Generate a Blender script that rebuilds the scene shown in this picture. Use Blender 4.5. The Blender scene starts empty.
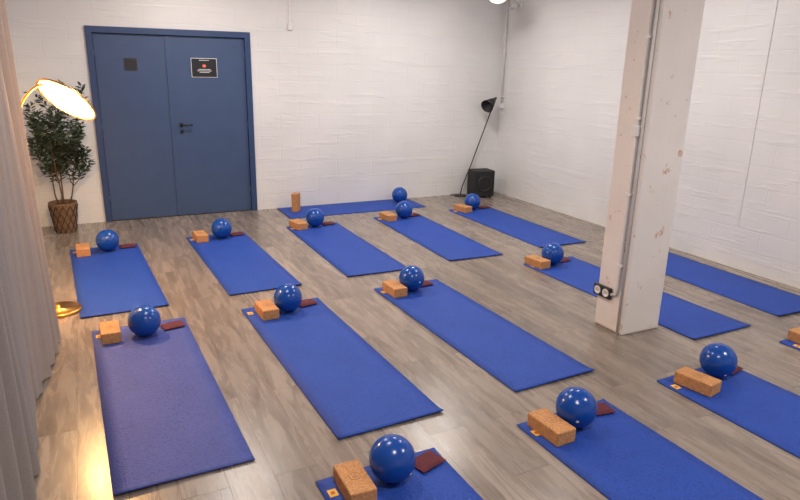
import bpy, math, random
from mathutils import Vector, Matrix
random.seed(7)
scn=bpy.context.scene
try:
    scn.view_settings.view_transform='Standard'
    scn.view_settings.look='None'
    scn.view_settings.exposure=0.0
except Exception: pass

# ------------------------------------------------------------ materials
def srgb(r,g,b):
    def c(v):
        v/=255.
        return v/12.92 if v<=.04045 else ((v+.055)/1.055)**2.4
    return (c(r),c(g),c(b),1)
class NT:
    def __init__(s,name):
        s.m=bpy.data.materials.new(name);s.m.use_nodes=True
        s.t=s.m.node_tree;s.b=s.t.nodes['Principled BSDF']
    def n(s,typ,**kw):
        x=s.t.nodes.new(typ)
        for k,v in kw.items():
            if k.startswith('_'): setattr(x,k[1:],v)
            else: x.inputs[k.replace('__',' ')].default_value=v
        return x
    def l(s,a,b): s.t.links.new(a,b)
    def ramp(s,fac,stops):
        r=s.t.nodes.new('ShaderNodeValToRGB');e=r.color_ramp.elements
        while len(e)<len(stops): e.new(.5)
        for i,(p,c) in enumerate(stops): e[i].position=p;e[i].color=c
        s.l(fac,r.inputs[0]);return r.outputs[0]
    def mix(s,fac,a,b,mode='MIX'):
        x=s.t.nodes.new('ShaderNodeMix');x.data_type='RGBA';x.blend_type=mode
        for k,v in ((0,fac),(6,a),(7,b)):
            if hasattr(v,'links'): s.l(v,x.inputs[k])
            else: x.inputs[k].default_value=v
        return x.outputs[2]
    def math(s,op,a,b=0.):
        x=s.t.nodes.new('ShaderNodeMath');x.operation=op
        for k,v in ((0,a),(1,b)):
            if hasattr(v,'links'): s.l(v,x.inputs[k])
            else: x.inputs[k].default_value=v
        return x.outputs[0]
    def bump(s,h,strength,dist,prev=None):
        x=s.t.nodes.new('ShaderNodeBump');x.inputs['Strength'].default_value=strength
        x.inputs['Distance'].default_value=dist;s.l(h,x.inputs['Height'])
        if prev is not None: s.l(prev,x.inputs['Normal'])
        s.l(x.outputs[0],s.b.inputs['Normal']);return x.outputs[0]
def simple(name,col,rough=.5,metal=0,noise=.12,scale=30,bump=0.,spec=.5,bd=.002):
    k=NT(name)
    tc=k.n('ShaderNodeTexCoord')
    nz=k.n('ShaderNodeTexNoise',Scale=scale,Detail=4.);k.l(tc.outputs['Object'],nz.inputs['Vector'])
    a=tuple(c*(1-noise) for c in col[:3])+(1,);b=tuple(min(1,c*(1+noise)) for c in col[:3])+(1,)
    k.l(k.ramp(nz.outputs['Fac'],[(.3,a),(.7,b)]),k.b.inputs['Base Color'])
    k.b.inputs['Roughness'].default_value=rough;k.b.inputs['Metallic'].default_value=metal
    k.b.inputs['Specular IOR Level'].default_value=spec
    if bump: k.bump(nz.outputs['Fac'],bump,bd)
    return k.m

def wall_mat():
    k=NT('painted_block_wall')
    g=k.n('ShaderNodeNewGeometry');sp=k.n('ShaderNodeSeparateXYZ');k.l(g.outputs['Position'],sp.inputs[0])
    u=k.math('ADD',sp.outputs[0],sp.outputs[1])
    cb=k.n('ShaderNodeCombineXYZ');k.l(u,cb.inputs[0]);k.l(sp.outputs[2],cb.inputs[1])
    br=k.n('ShaderNodeTexBrick',Scale=1.,Mortar__Size=.007,Mortar__Smooth=.8,Bias=0.,Brick__Width=.5,Row__Height=.2)
    br.inputs['Color1'].default_value=(1,1,1,1);br.inputs['Color2'].default_value=(.8,.8,.8,1);br.inputs['Mortar'].default_value=(0,0,0,1)
    nz0=k.n('ShaderNodeTexNoise',Scale=3.,Detail=3.);k.l(cb.outputs[0],nz0.inputs['Vector'])
    md=k.n('ShaderNodeVectorMath',_operation='MULTIPLY_ADD');k.l(nz0.outputs['Color'],md.inputs[0]);md.inputs[1].default_value=(.012,.02,0);k.l(cb.outputs[0],md.inputs[2])
    k.l(md.outputs[0],br.inputs['Vector'])
    mp=k.n('ShaderNodeMapping');mp.inputs['Scale'].default_value=(1.1,9,1);k.l(cb.outputs[0],mp.inputs[0])
    st=k.n('ShaderNodeTexNoise',Scale=1.3,Detail=5.,Roughness=.6);k.l(mp.outputs[0],st.inputs['Vector'])
    stc=k.ramp(st.outputs['Fac'],[(.54,(0,0,0,1)),(.66,(1,1,1,1))])
    fine=k.n('ShaderNodeTexNoise',Scale=45.,Detail=6.);k.l(cb.outputs[0],fine.inputs['Vector'])
    big=k.n('ShaderNodeTexNoise',Scale=1.2,Detail=3.);k.l(cb.outputs[0],big.inputs['Vector'])
    base=k.ramp(big.outputs['Fac'],[(.3,(.69,.685,.68,1)),(.7,(.77,.765,.76,1))])
    k.l(k.mix(.035,base,br.outputs['Color'],'MULTIPLY'),k.b.inputs['Base Color'])
    k.b.inputs['Roughness'].default_value=.42
    p=k.bump(br.outputs['Color'],.18,.006)
    p=k.bump(stc,.3,.007,p)
    k.bump(fine.outputs['Fac'],.22,.0035,p)
    return k.m
def floor_mat():
    k=NT('oak_vinyl_planks')
    g=k.n('ShaderNodeNewGeometry');sp=k.n('ShaderNodeSeparateXYZ');k.l(g.outputs['Position'],sp.inputs[0])
    cb=k.n('ShaderNodeCombineXYZ');k.l(sp.outputs[1],cb.inputs[0]);k.l(sp.outputs[0],cb.inputs[1])
    br=k.n('ShaderNodeTexBrick',Scale=1.,Mortar__Size=.0016,Mortar__Smooth=.2,Bias=0.,Brick__Width=1.22,Row__Height=.20)
    br.offset=.37;br.offset_frequency=2
    br.inputs['Color1'].default_value=(0,0,0,1);br.inputs['Color2'].default_value=(1,1,1,1);br.inputs['Mortar'].default_value=(.5,.5,.5,1)
    k.l(cb.outputs[0],br.inputs['Vector'])
    rnd=k.n('ShaderNodeSeparateColor');k.l(br.outputs['Color'],rnd.inputs[0])
    off=k.math('MULTIPLY',rnd.outputs[0],37.)
    c3=k.n('ShaderNodeCombineXYZ');k.l(sp.outputs[1],c3.inputs[0]);k.l(sp.outputs[0],c3.inputs[1]);k.l(off,c3.inputs[2])
    mp=k.n('ShaderNodeMapping');mp.inputs['Scale'].default_value=(1.3,9,1);k.l(c3.outputs[0],mp.inputs[0])
    gr=k.n('ShaderNodeTexNoise',Scale=1.6,Detail=8.,Roughness=.62,Distortion=.9);k.l(mp.outputs[0],gr.inputs['Vector'])
    mp2=k.n('ShaderNodeMapping');mp2.inputs['Scale'].default_value=(4,80,1);k.l(c3.outputs[0],mp2.inputs[0])
    g2=k.n('ShaderNodeTexNoise',Scale=2.,Detail=4.);k.l(mp2.outputs[0],g2.inputs['Vector'])
    col=k.ramp(gr.outputs['Fac'],[(.28,srgb(108,97,89)),(.48,srgb(139,127,117)),(.72,srgb(162,150,139))])
    tint=k.ramp(rnd.outputs[0],[(0,(.70,.695,.70,1)),(.5,(.9,.885,.87,1)),(1,(1.0,1.0,1.0,1))])
    col=k.mix(.85,col,tint,'MULTIPLY')
    fine=k.ramp(g2.outputs['Fac'],[(.35,(.82,.81,.8,1)),(.6,(1,1,1,1))])
    col=k.mix(.6,col,fine,'MULTIPLY')
    mort=k.ramp(br.outputs['Fac'],[(0,(1,1,1,1)),(1,(.5,.47,.45,1))])
    col=k.mix(1.,col,mort,'MULTIPLY')
    k.l(col,k.b.inputs['Base Color'])
    k.l(k.ramp(gr.outputs['Fac'],[(.3,(.22,.22,.22,1)),(.7,(.32,.32,.32,1))]),k.b.inputs['Roughness'])
    p=k.bump(g2.outputs['Fac'],.1,.002)
    inv=k.math('SUBTRACT',1.,br.outputs['Fac']);k.bump(inv,.4,.002,p)
    return k.m
def mat_mat(name,c0,c1):
    k=NT(name)
    tc=k.n('ShaderNodeTexCoord')
    v=k.n('ShaderNodeTexVoronoi',Scale=130.);k.l(tc.outputs['Object'],v.inputs['Vector'])
    nz=k.n('ShaderNodeTexNoise',Scale=60.,Detail=5.);k.l(tc.outputs['Object'],nz.inputs['Vector'])
    h=k.math('ADD',v.outputs['Distance'],nz.outputs['Fac'])
    big=k.n('ShaderNodeTexNoise',Scale=3.5,Detail=5.);k.l(tc.outputs['Object'],big.inputs['Vector'])
    c=k.ramp(h,[(.5,c0),(1.1,c1)])
    k.l(k.mix(1.,c,k.ramp(big.outputs['Fac'],[(.3,(.88,.88,.9,1)),(.7,(1,1,1,1))]),'MULTIPLY'),k.b.inputs['Base Color'])
    k.b.inputs['Roughness'].default_value=.6
    k.b.inputs['Specular IOR Level'].default_value=.3
    p=k.bump(h,.6,.003)
    k.bump(big.outputs['Fac'],.25,.02,p)
    return k.m
def cork_mat():
    k=NT('cork')
    tc=k.n('ShaderNodeTexCoord')
    v=k.n('ShaderNodeTexVoronoi',Scale=150.);k.l(tc.outputs['Object'],v.inputs['Vector'])
    nz=k.n('ShaderNodeTexNoise',Scale=70.,Detail=6.);k.l(tc.outputs['Object'],nz.inputs['Vector'])
    a=k.ramp(v.outputs['Color'],[(.1,srgb(164,110,66)),(.5,srgb(192,137,86)),(.9,srgb(206,152,100))])
    b=k.ramp(nz.outputs['Fac'],[(.3,(.8,.76,.72,1)),(.5,(1,1,1,1))])
    k.l(k.mix(.6,a,b,'MULTIPLY'),k.b.inputs['Base Color']);k.b.inputs['Roughness'].default_value=.75
    k.bump(nz.outputs['Fac'],.15,.002)
    return k.m
def pillar_mat():
    k=NT('chipped_white_paint')
    g=k.n('ShaderNodeNewGeometry')
    nz=k.n('ShaderNodeTexNoise',Scale=9.,Detail=8.,Roughness=.72);k.l(g.outputs['Position'],nz.inputs['Vector'])
    chip=k.ramp(nz.outputs['Fac'],[(.61,(0,0,0,1)),(.64,(1,1,1,1))])
    n2=k.n('ShaderNodeTexNoise',Scale=2.,Detail=5.);k.l(g.outputs['Position'],n2.inputs['Vector'])
    base=k.ramp(n2.outputs['Fac'],[(.3,(.73,.68,.645,1)),(.7,(.81,.765,.73,1))])
    k.l(k.mix(chip,base,srgb(200,162,138)),k.b.inputs['Base Color'])
    k.b.inputs['Roughness'].default_value=.4
    n3=k.n('ShaderNodeTexNoise',Scale=30.,Detail=5.);k.l(g.outputs['Position'],n3.inputs['Vector'])
    p=k.bump(n3.outputs['Fac'],.25,.005);k.bump(n2.outputs['Fac'],.4,.02,p)
    return k.m
def curtain_mat():
    k=NT('curtain_fabric')
    tc=k.n('ShaderNodeTexCoord')
    w=k.n('ShaderNodeTexNoise',Scale=300.,Detail=2.);k.l(tc.outputs['Object'],w.inputs['Vector'])
    k.l(k.ramp(w.outputs['Fac'],[(.3,srgb(148,141,140)),(.7,srgb(172,165,164))]),k.b.inputs['Base Color'])
    k.b.inputs['Roughness'].default_value=.9
    k.b.inputs['Specular IOR Level'].default_value=.1
    k.bump(w.outputs['Fac'],.2,.001)
    tr=k.n('ShaderNodeBsdfTranslucent',Color=srgb(205,190,175))
    mx=k.n('ShaderNodeMixShader');mx.inputs[0].default_value=.22
    k.l(k.b.outputs[0],mx.inputs[1]);k.l(tr.outputs[0],mx.inputs[2])
    k.l(mx.outputs[0],k.t.nodes['Material Output'].inputs[0])
    return k.m
def emis(name,col,st,radial=None):
    k=NT(name)
    k.b.inputs['Base Color'].default_value=(.9,.85,.75,1)
    k.b.inputs['Emission Color'].default_value=col
    k.b.inputs['Emission Strength'].default_value=st
    if radial:
        R,edge,se=radial
        tc=k.n('ShaderNodeTexCoord')
        ln=k.n('ShaderNodeVectorMath',_operation='LENGTH');k.l(tc.outputs['Object'],ln.inputs[0])
        q=k.math('DIVIDE',ln.outputs['Value'],R)
        k.l(k.ramp(q,[(.25,col),(.95,edge)]),k.b.inputs['Emission Color'])
        s=k.ramp(q,[(.1,(1,1,1,1)),(.5,(.10,.10,.10,1)),(.95,(se,se,se,1))])
        k.l(k.math('MULTIPLY',s,st),k.b.inputs['Emission Strength'])
    return k.m

M_wall=wall_mat();M_floor=floor_mat();M_cork=cork_mat();M_pil=pillar_mat();M_cur=curtain_mat()
M_mat=mat_mat('blue_pvc_mat',srgb(21,47,126),srgb(37,75,168))
M_mat2=mat_mat('warm_lit_violet_blue_pvc_mat',srgb(44,54,116),srgb(70,84,158))  # same blue mat, with the warm light on it painted into the colour
M_ceil=simple('ceiling_paint',(.76,.74,.72,1),.8)
M_door=simple('door_blue_paint',srgb(60,80,116),.45,0,.05,6)
M_frame=simple('frame_blue_paint',srgb(46,68,108),.4,0,.05,6)
M_ball=simple('blue_ball_rubber',srgb(14,70,156),.2,0,.08,4,.0,.5)
M_bur=simple('burgundy_fabric',srgb(88,28,42),.85,0,.3,90,.3)
M_tag=simple('tag_yellow',srgb(238,186,70),.6,0,.15,60)
M_tagw=simple('tag_print',srgb(196,80,50),.6)
M_blk=simple('black_metal',(.012,.012,.014,1),.4,0,.2,20)
M_blk2=simple('black_box_vinyl',(.009,.009,.011,1),.6,0,.3,120,.2)
M_brass=simple('brass',srgb(222,160,80),.28,1.,.05,8)
M_white=simple('white_plastic',(.78,.77,.76,1),.4,0,.04,10)
M_pipe=simple('painted_conduit',(.66,.65,.64,1),.4,0,.06,14)
M_shin=simple('shade_inner_white',(.85,.8,.7,1),.5,0,.03)
M_leaf=simple('olive_leaf',srgb(52,66,50),.55,0,.35,9)
M_leaf2=simple('olive_leaf_light',srgb(92,106,84),.6,0,.3,9)
M_bark=simple('olive_bark',srgb(104,84,62),.85,0,.3,50,.5)
M_wick=simple('wicker',srgb(112,86,62),.75,0,.4,60,.6)
M_wick2=simple('wicker_dark',srgb(60,44,34),.8,0,.3,60,.6)
M_soil=simple('soil',srgb(50,36,26),.95,0,.4,70,.6)
M_vent=simple('vent_dark',srgb(60,58,66),.6,0,.2,80)
M_sign=simple('sign_black',srgb(34,34,40),.35,0,.1)
M_sred=simple('sign_orange',srgb(226,90,40),.4,0,.1)
M_stxt=simple('sign_text_white',srgb(225,225,225),.5)
M_diff=emis('lamp_diffuser_glow',(1.0,.76,.44,1),40.,(.19,(1.0,.58,.26,1),.022))
M_panel=emis('led_panel_glow',(1,.95,.9,1),2.)
M_glow=emis('pendant_globe_glow',(1,.93,.85,1),1.6)
M_chrome=simple('aluminium',(.6,.6,.6,1),.3,1.,.05)

# ------------------------------------------------------------ geometry builder
class G:
    def __init__(s): s.v=[];s.f=[];s.mi=[];s.sm=[];s.mats=[]
    def mid(s,m):
        if m not in s.mats: s.mats.append(m)
        return s.mats.index(m)
    def add(s,vs,fs,m,smooth=False,M=None):
        o=len(s.v);i=s.mid(m)
        for p in vs: s.v.append(tuple(M@Vector(p)) if M is not None else tuple(p))
        for f in fs: s.f.append([a+o for a in f]);s.mi.append(i);s.sm.append(smooth)
    def box(s,c,d,m,rot=None,M=None,bev=0.):
        hx,hy,hz=[q/2 for q in d]
        if bev<=0:
            vs=[(x*hx,y*hy,z*hz) for z in(-1,1) for y in(-1,1) for x in(-1,1)]
            fs=[(0,2,3,1),(4,5,7,6),(0,1,5,4),(2,6,7,3),(0,4,6,2),(1,3,7,5)]
        else:
            import bmesh
            bm=bmesh.new();bmesh.ops.create_cube(bm,size=1)
            for v in bm.verts: v.co=Vector((v.co.x*d[0],v.co.y*d[1],v.co.z*d[2]))
            bmesh.ops.bevel(bm,geom=bm.edges[:],offset=bev,segments=2,affect='EDGES',profile=.5)
            bm.verts.index_update();vs=[tuple(v.co) for v in bm.verts];fs=[[v.index for v in f.verts] for f in bm.faces];bm.free()
        T=Matrix.Translation(c)
        if rot is not None: T=T@rot
        if M is not None: T=M@T
        s.add(vs,fs,m,False,T)
    def lathe(s,prof,m,seg=32,M=None,smooth=True,rf=None):
        vs=[];fs=[]
        for k,(r,z) in enumerate(prof):
            for j in range(seg):
                a=2*math.pi*j/seg
                rr=r*(rf(a,k) if rf else 1)
                vs.append((rr*math.cos(a),rr*math.sin(a),z))
        for k in range(len(prof)-1):
            for j in range(seg):
                a=k*seg+j;b=k*seg+(j+1)%seg
                fs.append((a,b,b+seg,a+seg))
        s.add(vs,fs,m,smooth,M)
    def tube(s,pts,r,m,seg=10,M=None):
        pts=[Vector(p) for p in pts];n=len(pts)
        rs=r if isinstance(r,(list,tuple)) else [r]*n
        vs=[];fs=[];up=None
        for i,p in enumerate(pts):
            t=(pts[min(i+1,n-1)]-pts[max(i-1,0)]).normalized()
            if up is None: up=t.orthogonal().normalized()
            up=(up-t*up.dot(t)).normalized();w=t.cross(up)
            for j in range(seg):
                a=2*math.pi*j/seg;q=p+(up*math.cos(a)+w*math.sin(a))*rs[i]
                vs.append(tuple(q))
        for i in range(n-1):
            for j in range(seg):
                a=i*seg+j;b=i*seg+(j+1)%seg;fs.append((a,b,b+seg,a+seg))
        fs.append(list(range(seg))[::-1]);fs.append([(n-1)*seg+j for j in range(seg)])
        s.add(vs,fs,m,True,M)
    def obj(s,name,loc=(0,0,0),rotz=0.,parent=None):
        me=bpy.data.meshes.new(name);me.from_pydata(s.v,[],s.f)
        for m in s.mats: me.materials.append(m)
        me.polygons.foreach_set('material_index',s.mi);me.polygons.foreach_set('use_smooth',s.sm)
        me.update()
        o=bpy.data.objects.new(name,me);bpy.context.collection.objects.link(o)
        o.location=loc;o.rotation_euler=(0,0,rotz)
        if parent: o.parent=parent
        return o
def smoothpath(pts,k=8):
    P=[Vector(p) for p in pts];out=[]
    for i in range(len(P)-1):
        a=P[max(i-1,0)];b=P[i];c=P[i+1];d=P[min(i+2,len(P)-1)]
        for j in range(k):
            t=j/k
            out.append(.5*((2*b)+(c-a)*t+(2*a-5*b+4*c-d)*t*t+(3*b-a-3*c+d)*t**3))
    out.append(P[-1]);return out
def align(n,loc):
    q=Vector((0,0,1)).rotation_difference(Vector(n).normalized())
    return Matrix.Translation(loc)@q.to_matrix().to_4x4()

# ------------------------------------------------------------ room
X0,X1,Y0,Y1,H=-.80,5.44,-1.6,7.82,3.0
T=.15
def slab(name,c,d,m):
    g=G();g.box((0,0,0),d,m);return g.obj(name,c)
slab('floor',((X0+X1)/2,(Y0+Y1)/2,-.05),(X1-X0+2*T,Y1-Y0+2*T,.1),M_floor)
slab('ceiling',((X0+X1)/2,(Y0+Y1)/2,H+.05),(X1-X0+2*T,Y1-Y0+2*T,.1),M_ceil)
slab('wall_right',(X1+T/2,(Y0+Y1)/2,H/2),(T,Y1-Y0+2*T,H),M_wall)
slab('wall_left',(X0-T/2,(Y0+Y1)/2,H/2),(T,Y1-Y0+2*T,H),M_wall)
slab('wall_front',((X0+X1)/2,Y0-T/2,H/2),(X1-X0,T,H),M_wall)
dx0,dx1,dz=.09,1.84,2.135
yc=Y1+T/2
slab('wall_back',((X0+dx0)/2,yc,H/2),(dx0-X0,T,H),M_wall)
slab('wall_back',((dx1+X1)/2,yc,H/2),(X1-dx1,T,H),M_wall)
slab('wall_back',((dx0+dx1)/2,yc,(dz+H)/2),(dx1-dx0,T,H-dz),M_wall)

# door
g=G();fw=.065
yf=Y1-.012
g.box((dx0+fw/2,yf+.04,dz/2),(fw,.1,dz),M_frame)
g.box((dx1-fw/2,yf+.04,dz/2),(fw,.1,dz),M_frame)
g.box(((dx0+dx1)/2,yf+.04,dz-fw/2),(dx1-dx0-2*fw,.1,fw),M_frame)
sp=.925
yl=Y1+.035
a0,a1=dx0+fw+.004,sp-.003
b0,b1=sp+.003,dx1-fw-.004
lh=dz-fw-.012
g.box(((a0+a1)/2,yl,lh/2+.006),(a1-a0,.045,lh-.004),M_door)
g.box(((b0+b1)/2,yl,lh/2+.006),(b1-b0,.045,lh-.004),M_door)
g.box((sp-.016,yl-.027,lh/2+.006),(.045,.012,lh-.01),M_door)
g.box(((dx0+dx1)/2,Y1+.09,dz/2),(dx1-dx0-.02,.01,dz-.02),M_frame)
g.box(((dx0+dx1)/2,Y1+.04,.004),(dx1-dx0-2*fw,.08,.006),M_blk)
for hz in(.25,1.05,1.85):
    g.tube([(dx0+fw,yl-.03,hz-.05),(dx0+fw,yl-.03,hz+.05)],.009,M_frame)
    g.tube([(dx1-fw,yl-.03,hz-.05),(dx1-fw,yl-.03,hz+.05)],.009,M_frame)
yd=yl-.0225
g.box((.515,yd-.004,1.75),(.135,.008,.135),M_vent)
for i in range(7): g.box((.515,yd-.010,1.70+i*.0165),(.118,.006,.006),M_blk)
g.box((1.30,yd-.004,1.725),(.29,.008,.215),M_stxt)
g.box((1.30,yd-.009,1.725),(.278,.004,.203),M_sign)
g.lathe([(0.0001,.001),(.022,.001),(.022,0)],M_sred,20,align((0,-1,0),(1.30,yd-.012,1.745)))
for i in range(4): g.box((1.30,yd-.012,1.808-.016*i+(.0 if i<1 else -.085)),(.11+.05*((i*7)%3)/2,.002,.006),M_stxt)
g.box((1.30,yd-.0135,1.745),(.03,.002,.006),M_stxt)
hx=1.0
g.box((hx,yd-.005,1.08),(.035,.01,.05),M_blk,bev=.003)
g.box((hx,yd-.005,1.0),(.035,.01,.04),M_blk,bev=.003)
g.tube([(hx,yd,1.08),(hx,yd-.05,1.08),(hx+.02,yd-.055,1.08),(hx+.12,yd-.055,1.078)],.010,M_blk)
g.tube([(hx,yd-.012,1.0),(hx,yd-.002,1.0)],.009,M_blk)
g.obj('door_1')

# pillar
px0,px1,py0,py1=3.225,3.585,2.975,3.25
g=G();g.box((0,0,H/2),(px1-px0,py1-py0,H),M_pil,bev=.014)
g.obj('pillar',((px0+px1)/2,(py0+py1)/2,0))
g=G();xx=px0
g.box((xx-.012,3.185,.27),(.024,.165,.085),M_blk,bev=.006)
for yy in (3.145,3.225):
    g.lathe([(.030,0),(.030,.004),(.024,.005),(.022,.0015),(0.0001,.0015)],M_white,20,align((-1,0,0),(xx-.0235,yy,.27)))
    for q in(-.008,.008): g.lathe([(.003,.0),(.003,.003),(.0001,.003)],M_blk,8,align((-1,0,0),(xx-.026,yy+q,.27)))
g.tube([(xx-.012,3.10,.27),(xx-.012,3.06,.285),(xx-.012,3.05,.33),(xx-.012,3.05,H-.01)],.012,M_pipe)
g.tube([(xx-.010,3.01,.0),(xx-.010,3.01,H-.01)],.008,M_pipe)
for z in(.5,1.0,1.5,2.0,2.5): g.box((xx-.011,3.05,z),(.028,.045,.016),M_white)
g.box((xx-.02,3.05,1.42),(.04,.05,.07),M_white,bev=.004)
g.obj('wall_socket_conduit')

g=G();g.box((2.33,Y1-.008,2.62),(.022,.016,.76),M_white)
g.box((2.33,Y1-.014,2.22),(.05,.028,.08),M_white,bev=.005);g.obj('cable_trunking')
g=G();g.tube([(X1-.03,Y1-.09,1.3),(X1-.03,Y1-.09,H-.01)],.014,M_pipe)
for z in(1.4,2.0,2.6): g.box((X1-.017,Y1-.09,z),(.034,.05,.014),M_white)
g.box((X1-.02,Y1-.09,1.27),(.04,.05,.07),M_white,bev=.004)
g.obj('corner_conduit')
g=G();g.box((X1-.004,3.79,H/2+.2),(.008,.014,H-.42),M_wall);g.obj('cable_trunking')
g=G()
g.box((X1-.012,7.45,2.60),(.024,.07,.10),M_white,bev=.004)
g.tube([(X1-.02,7.45,2.60),(X1-.09,7.45,2.60)],.010,M_white)
g.lathe([(.0001,0),(.035,0),(.045,.10),(.040,.10),(.030,.01)],M_white,20,align((-.5,-.3,-.8),(X1-.10,7.44,2.63)))
g.obj('wall_spotlight')
g=G()
prof=[(.0001,-.10)]+[(.125*math.sin(t*math.pi/16),-.10*math.cos(t*math.pi/16)) for t in range(1,13)]
g.lathe(prof,M_glow,32)
g.lathe([(.118,.02),(.05,.085),(.03,.10),(.03,.14),(.0001,.14)],M_white,32)
g.tube([(0,0,.13),(0,0,H-2.65-.02)],.005,M_white,8)
g.lathe([(.0001,0),(.05,0),(.05,.02),(.0001,.02)],M_white,24,Matrix.Translation((0,0,H-2.65-.021)))
g.obj('pendant_lamp',(4.68,6.9,2.65))

for i,(x,y,w) in enumerate([(.9,.7,42),(3.9,.7,54),(.9,3.6,28),(4.1,4.1,26),(1.2,6.3,42),(3.6,6.2,46)]):
    g=G();g.box((0,0,0),(.62,.62,.03),M_chrome);g.box((0,0,-.0165),(.58,.58,.003),M_panel)
    g.obj('ceiling_light_panel',(x,y,H-.015))
    L=bpy.data.lights.new('panel_light','AREA');L.shape='SQUARE';L.size=.56;L.energy=w;L.color=(1.0,.935,.875)
    o=bpy.data.objects.new('panel_light',L);bpy.context.collection.objects.link(o);o.location=(x,y,H-.045)

# ------------------------------------------------------------ mats
MW=.61;ML=1.91
def yoga_mat(x,y,a,W=MW,Lm=ML,tag=True,curl=.012,seed=0,mt=None):
    mt=mt or M_mat
    rr=random.Random(seed)
    g=G();nx,ny=8,60;th=.0055
    ph=rr.uniform(0,6);ph2=rr.uniform(0,6)
    vs=[];fs=[]
    def zz(u,v):
        z=.0008+.0007*(1+math.sin(v*4+ph)*math.sin(u*5+ph2))
        d=(v-(Lm-.07))/.07
        if d>0: z+=curl*d*d*(.7+.3*math.sin(u*6+ph))
        d=(.05-v)/.05
        if d>0: z+=.004*d*d
        return z
    for layer in(0,1):
        for j in range(ny+1):
            for i in range(nx+1):
                u=W*i/nx;v=Lm*j/ny
                vs.append((u,-v,zz(u,v)+layer*th))
    n=(nx+1)*(ny+1);ix=lambda i,j,l:l*n+j*(nx+1)+i
    for j in range(ny):
        for i in range(nx):
            fs.append((ix(i,j,1),ix(i,j+1,1),ix(i+1,j+1,1),ix(i+1,j,1)))
            fs.append((ix(i,j,0),ix(i+1,j,0),ix(i+1,j+1,0),ix(i,j+1,0)))
    g.add(vs,fs,mt,True)
    e=[]
    for j in range(ny):
        e.append((ix(0,j,0),ix(0,j+1,0),ix(0,j+1,1),ix(0,j,1)));e.append((ix(nx,j,0),ix(nx,j,1),ix(nx,j+1,1),ix(nx,j+1,0)))
    for i in range(nx):
        e.append((ix(i,0,0),ix(i,0,1),ix(i+1,0,1),ix(i+1,0,0)));e.append((ix(i,ny,0),ix(i+1,ny,0),ix(i+1,ny,1),ix(i,ny,1)))
    im=g.mid(mt)
    for f in e: g.f.append(list(f));g.mi.append(im);g.sm.append(False)
    if tag:
        g.box((.042,-.105,.0092),(.040,.050,.0012),M_tag);g.box((.042,-.105,.0100),(.018,.018,.0008),M_tagw)
    return g.obj('yoga_mat',(x,y,0),a)
mats=[(.75,2.31,.02),(1.855,2.325,.025),(2.92,2.38,.03),(4.17,2.45,.02),
(-.114,4.478,.027),(.903,4.489,.031),(2.007,4.524,.027),(3.6,4.616,.024),(4.665,4.66,-.02),
(-.269,6.673,.045),(.824,6.739,.033),(1.924,6.805,0.),(3.039,6.874,-.02),(4.122,6.919,0.)]
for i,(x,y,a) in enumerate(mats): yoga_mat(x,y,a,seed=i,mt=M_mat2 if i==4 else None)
yoga_mat(2.09,7.205,math.pi/2,W=.60,Lm=1.85,tag=False,curl=.006,seed=33)

def ball(x,y):
    g=G();r=.105;seg=48
    prof=[]
    N=40
    for k in range(N+1):
        t=math.pi*k/N
        rr=r
        if k in(13,27): rr=r*.994
        prof.append((max(rr*math.sin(t),1e-4),-rr*math.cos(t)))
    g.lathe(prof,M_ball,seg)
    g.lathe([(.0001,.0015),(.007,.0015),(.008,0)],M_white,14,Matrix.Translation((0,0,r)))
    o=g.obj('exercise_ball',(x,y,r+.0075))
    o.rotation_euler=(random.uniform(1.6,2.6),random.uniform(-.6,.6),random.uniform(0,6))
    return o
for x,y in [(.215,4.28),(1.22,4.33),(2.285,4.38),(3.855,4.51),(1.07,2.19),(2.13,2.20),(3.31,2.28),(.07,6.53),(1.17,6.60),(2.24,6.72),(3.38,6.73),(4.44,6.85),(3.73,7.57),(4.98,4.42),(4.60,2.32)]:
    ball(x,y)
def block(x,y,a=0.,up=False):
    g=G()
    if up: g.box((0,0,.115),(.12,.076,.23),M_cork,bev=.006)
    else:
        g.box((0,0,.038),(.12,.228,.076),M_cork,bev=.006)
        g.lathe([(.026,.0),(.026,.0008),(.0245,.0008),(.0245,0)],M_bark,24,Matrix.Translation((0,0,.076)))
        g.lathe([(.010,.0),(.010,.0008),(.009,.0008),(.009,0)],M_bark,12,Matrix.Translation((0,0,.076)))
    g.obj('yoga_block',(x,y,.0075),a)
for x,y,a in [(0.0,4.33,.03),(1.055,4.32,.05),(2.125,4.37,.03),(3.69,4.52,.1),(.885,2.18,-.02),(1.965,2.19,.06),(3.075,2.225,.2),
    (-.15,6.50,.03),(.95,6.60,.05),(2.04,6.72,.2),(3.16,6.72,.1),(4.26,6.79,.2),(4.78,4.42,.05),(4.315,2.34,.05)]:
    block(x,y,a)
block(2.27,7.55,.9,True)
def pillow(x,y,a):
    g=G();n=12;W,D=.15,.11;vs=[];fs=[]
    for l in(0,1):
        for j in range(n+1):
            for i in range(n+1):
                u=i/n*2-1;v=j/n*2-1
                h=.011*(max(0,(1-u**4)*(1-v**4)))**.5
                vs.append((u*W/2,v*D/2,.011+(h+.0015*math.sin(9*u+4*v) if l else -h*.9)))
    N=(n+1)**2
    for j in range(n):
        for i in range(n):
            q=j*(n+1)+i
            fs.append((q+N,q+1+N,q+n+2+N,q+n+1+N));fs.append((q,q+n+1,q+n+2,q+1))
    g.add(vs,fs,M_bur,True)
    g.obj('eye_pillow',(x,y,.0068),a)
for x,y,a in [(.40,4.36,.2),(1.39,4.41,.2),(2.44,4.46,.1),(4.03,4.56,.2),(1.27,2.23,.3),(2.35,2.26,-.15),(3.46,2.30,.2),(.25,6.60,.1),(1.34,6.67,.1),(2.41,6.76,.1),(3.55,6.80,.2),(4.63,6.86,.1)]:
    pillow(x,y,a)

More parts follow.
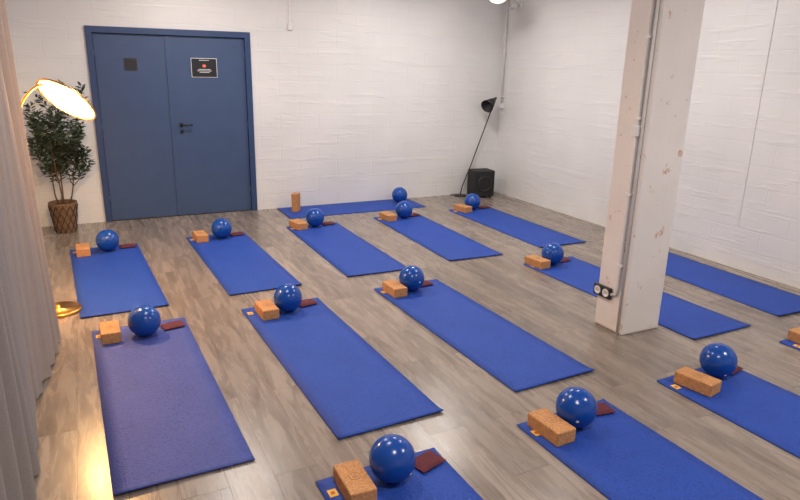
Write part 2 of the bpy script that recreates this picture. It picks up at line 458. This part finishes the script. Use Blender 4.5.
# ------------------------------------------------------------ curtain
g=G();ys,ye=.15,4.52;N=640;K=14;vs=[];fs=[]
for k in range(K+1):
    z=.012+(H-.05-.012)*k/K
    for i in range(N+1):
        y=ys+(ye-ys)*i/N
        fph=y/.19*2*math.pi
        loc=.7*math.sin(y*3.1)+.5*math.sin(y*7.3+1)
        amp=(.046+.014*math.sin(y*4.7))*(1-.35*k/K)
        sway=.012*math.sin(y*5+z*1.3)
        e=min(1,max(0,(y-3.2)/1.2));e=e*e*(3-2*e)
        x=-.415+.052*e-.028*k/K+amp*math.sin(fph+loc+.25*math.sin(z*1.7+y))+.012*math.sin(2*fph+1)+sway
        vs.append((x,y+.012*math.sin(z*2+y*3),z))
for k in range(K):
    for i in range(N):
        a=k*(N+1)+i;fs.append((a,a+1,a+N+2,a+N+1))
g.add(vs,fs,M_cur,True)
g.tube([(-.43,ys-.1,H-.03),(-.41,ye+.1,H-.03)],.014,M_chrome)
g.obj('curtain')

# ------------------------------------------------------------ arc floor lamp
lx,ly=-.39,5.0
root=bpy.data.objects.new('arc_floor_lamp',None);bpy.context.collection.objects.link(root)
g=G()
g.lathe([(.0001,.0),(.155,.0),(.158,.006),(.155,.020),(.145,.024),(.02,.026),(.016,.05),(.0001,.05)],M_brass,48,Matrix.Translation((lx+.065,ly,0)))
path=smoothpath([(lx+.01,ly,.02),(lx+.0,ly,.5),(lx-.008,ly,1.0),(lx-.01,ly,1.36),(lx+.015,ly,1.49),(lx+.085,ly,1.585),(lx+.165,ly,1.625),(lx+.245,ly,1.615),(lx+.30,ly+.01,1.575)],8)
g.tube(path,.009,M_brass,12)
g.obj('stand',parent=root)
n=Vector((-.55,-.42,-.72)).normalized();hc=Vector((-.105,ly,1.515))
g=G()
prof=[(.207,.0),(.208,.004),(.204,.012),(.17,.034),(.12,.052),(.06,.062),(.03,.066),(.028,.085),(.012,.09),(.0001,.09)]
g.lathe(prof,M_brass,56)
g.lathe([(.207,0),(.196,.001),(.195,.008)],M_brass,56)
g.lathe([(.195,.008),(.168,.029),(.118,.047),(.06,.056),(.0001,.058)],M_shin,56)
o=g.obj('shade',parent=root);o.matrix_world=align(-n,hc)
g=G()
g.lathe([(.190,.010),(.15,.006),(.1,.003),(.05,.001),(.0001,.0)],M_diff,48)
o=g.obj('diffuser',parent=root);o.matrix_world=align(-n,hc)
g=G()
for i in range(12):
    a=i*math.pi/6
    g.tube([(.02*math.cos(a),.02*math.sin(a),-.004),(.2*math.cos(a),.2*math.sin(a),.004)],.0028,M_brass,6)
o=g.obj('ribs',parent=root);o.matrix_world=align(-n,hc)
L=bpy.data.lights.new('lamp_bulb','POINT');L.energy=90;L.color=(1.0,.56,.22);L.shadow_soft_size=.05
o=bpy.data.objects.new('lamp_bulb',L);bpy.context.collection.objects.link(o);o.location=hc+n*.07;o.parent=root

# ------------------------------------------------------------ potted olive tree
root=bpy.data.objects.new('potted_olive_tree',None);bpy.context.collection.objects.link(root)
pc=Vector((-.31,7.50,0))
g=G();K=34;prof=[(.0001,.0)]
for k in range(K+1):
    t=k/K;prof.append((.100+.038*t,.0+.31*t))
prof+=[(.141,.32),(.138,.328),(.128,.325),(.122,.27)]
g.lathe(prof,M_wick,96,rf=lambda a,k:1+(.028*math.sin(24*a+(math.pi if k%4<2 else 0))if 1<k<K else 0),M=Matrix.Translation(pc))
for i in range(12):
    for sgn in(-1,1):
        pts=[]
        for k in range(13):
            t=k/12;a=i*math.pi/6+sgn*t*1.05;r=.1035+.038*t
            pts.append(pc+Vector((r*math.cos(a),r*math.sin(a),.01+.29*t)))
        g.tube(pts,.004,M_wick2,6)
g.lathe([(.125,.285),(.06,.295),(.0001,.298)],M_soil,32,Matrix.Translation(pc))
g.obj('pot',parent=root)
g=G();rr=random.Random(11);tips=[]
def branch(p,d,L,r,depth):
    pts=[p.copy()];rs=[r];q=p.copy();dd=d.copy();n=6
    for i in range(n):
        dd=(dd+Vector((rr.uniform(-.15,.15),rr.uniform(-.15,.15),rr.uniform(-.02,.10)))).normalized()
        q=q+dd*L/n
        q.y=min(q.y,7.77);q.x=min(max(q.x,-.66),.0)
        pts.append(q.copy());rs.append(r*(1-.75*(i+1)/n))
        if depth<2 and i>=(1 if depth==0 else 1):
            for _ in range(2 if depth==0 else 1):
                a=rr.uniform(0,6.28)
                sd=(dd*.7+Vector((math.cos(a),math.sin(a),.1))*.7).normalized()
                branch(q.copy(),sd,L*rr.uniform(.28,.45),rs[-1]*.7,depth+1)
        if depth>=1 or i>=3: tips.append((q.copy(),dd.copy()))
    g.tube(pts,rs,M_bark,6)
for dx,dy,Lr in [(.04,-.05,.98),(-.16,.05,.72),(.26,.02,.62),(-.02,-.20,.76)]:
    branch(pc+Vector((dx*.25,dy*.25,.29)),Vector((dx,dy,1)).normalized(),Lr,.009,0)
g.obj('trunk',parent=root)
g=G()
for p,d in tips:
    for _ in range(2):
        a=rr.uniform(0,6.28)
        ld=(d*.5+Vector((math.cos(a),math.sin(a),rr.uniform(-.5,.6)))).normalized()
        L=rr.uniform(.05,.08);w=L*.17
        sd=ld.cross(Vector((rr.uniform(-1,1),rr.uniform(-1,1),1))).normalized();nn=sd.cross(ld)
        b=p+ld*.004
        vs=[b,b+ld*L*.35+sd*w,b+ld*L*.7+sd*w*.8-nn*.003,b+ld*L-nn*.006,b+ld*L*.7-sd*w*.8-nn*.003,b+ld*L*.35-sd*w]
        if any(v.y>7.8 or v.x<-.78 for v in vs): continue
        g.add(vs,[(0,1,5),(1,2,4,5),(2,3,4)],M_leaf2 if rr.random()<.2 else M_leaf,False)
g.obj('leaves',parent=root)

# ------------------------------------------------------------ speaker box + reading lamp in corner
root=bpy.data.objects.new('speaker_box',None);bpy.context.collection.objects.link(root)
root.location=(5.03,7.57,0);root.rotation_euler=(0,0,-.12)
g=G();g.box((0,0,.205),(.31,.26,.37),M_blk2,bev=.012)
for sx in(-1,1):
    for sy in(-1,1): g.lathe([(.0001,0),(.018,0),(.016,.022),(.0001,.022)],M_blk,12,Matrix.Translation((sx*.11,sy*.09,0)))
g.obj('cabinet',parent=root)
g=G();g.lathe([(.115,0),(.115,.006),(.10,.008),(.085,-.002),(.04,-.012),(.0001,-.004)],M_blk,36,align((0,-1,0),(0,-.131,.20)))
g.obj('woofer',parent=root)
g=G();b=Vector((4.78,7.71,0))
g.lathe([(.0001,0),(.09,0),(.09,.010),(.08,.016),(.015,.020),(.0001,.020)],M_blk,32,Matrix.Translation(b))
g.tube([b+Vector((0,0,.015)),b+Vector((.05,0.04,.12)),Vector((4.98,7.76,.46)),Vector((5.25,7.72,1.24)),Vector((5.26,7.70,1.37))],.0085,M_blk,8)
top=Vector((5.26,7.70,1.37))
g.lathe([(.0001,.0),(.012,.0),(.012,.03),(.0001,.03)],M_blk,12,align((0,-1,0),top+Vector((0,.015,0))))
sd=Vector((-.78,-.35,-.42)).normalized()
g.lathe([(.0001,-.03),(.018,-.028),(.026,.02),(.04,.05),(.095,.22),(.092,.22),(.03,.05),(.0001,.04)],M_blk,32,align(sd,top+Vector((-.005,-.03,0))))
g.tube(smoothpath([b+Vector((-.02,.02,.015)),b+Vector((-.08,.06,.02)),b+Vector((-.12,.08,.006)),b+Vector((-.02,.09,.006))]),.003,M_blk,6)
g.obj('reading_floor_lamp')

# ------------------------------------------------------------ world + camera
w=bpy.data.worlds.new('w');scn.world=w;w.use_nodes=True
w.node_tree.nodes['Background'].inputs[0].default_value=(.6,.65,.7,1);w.node_tree.nodes['Background'].inputs[1].default_value=.2
h,p,r,y,f=1.7911,.2836,.0215,.4603,630.788
cd=bpy.data.cameras.new('camera');cam=bpy.data.objects.new('camera',cd);bpy.context.collection.objects.link(cam)
cd.sensor_width=36;cd.lens=36*f/800;cd.clip_start=.05
cam.matrix_world=Matrix.Translation((0,0,h))@(Matrix.Rotation(-y,4,'Z')@Matrix.Rotation(math.pi/2-p,4,'X')@Matrix.Rotation(r,4,'Z'))
scn.camera=cam
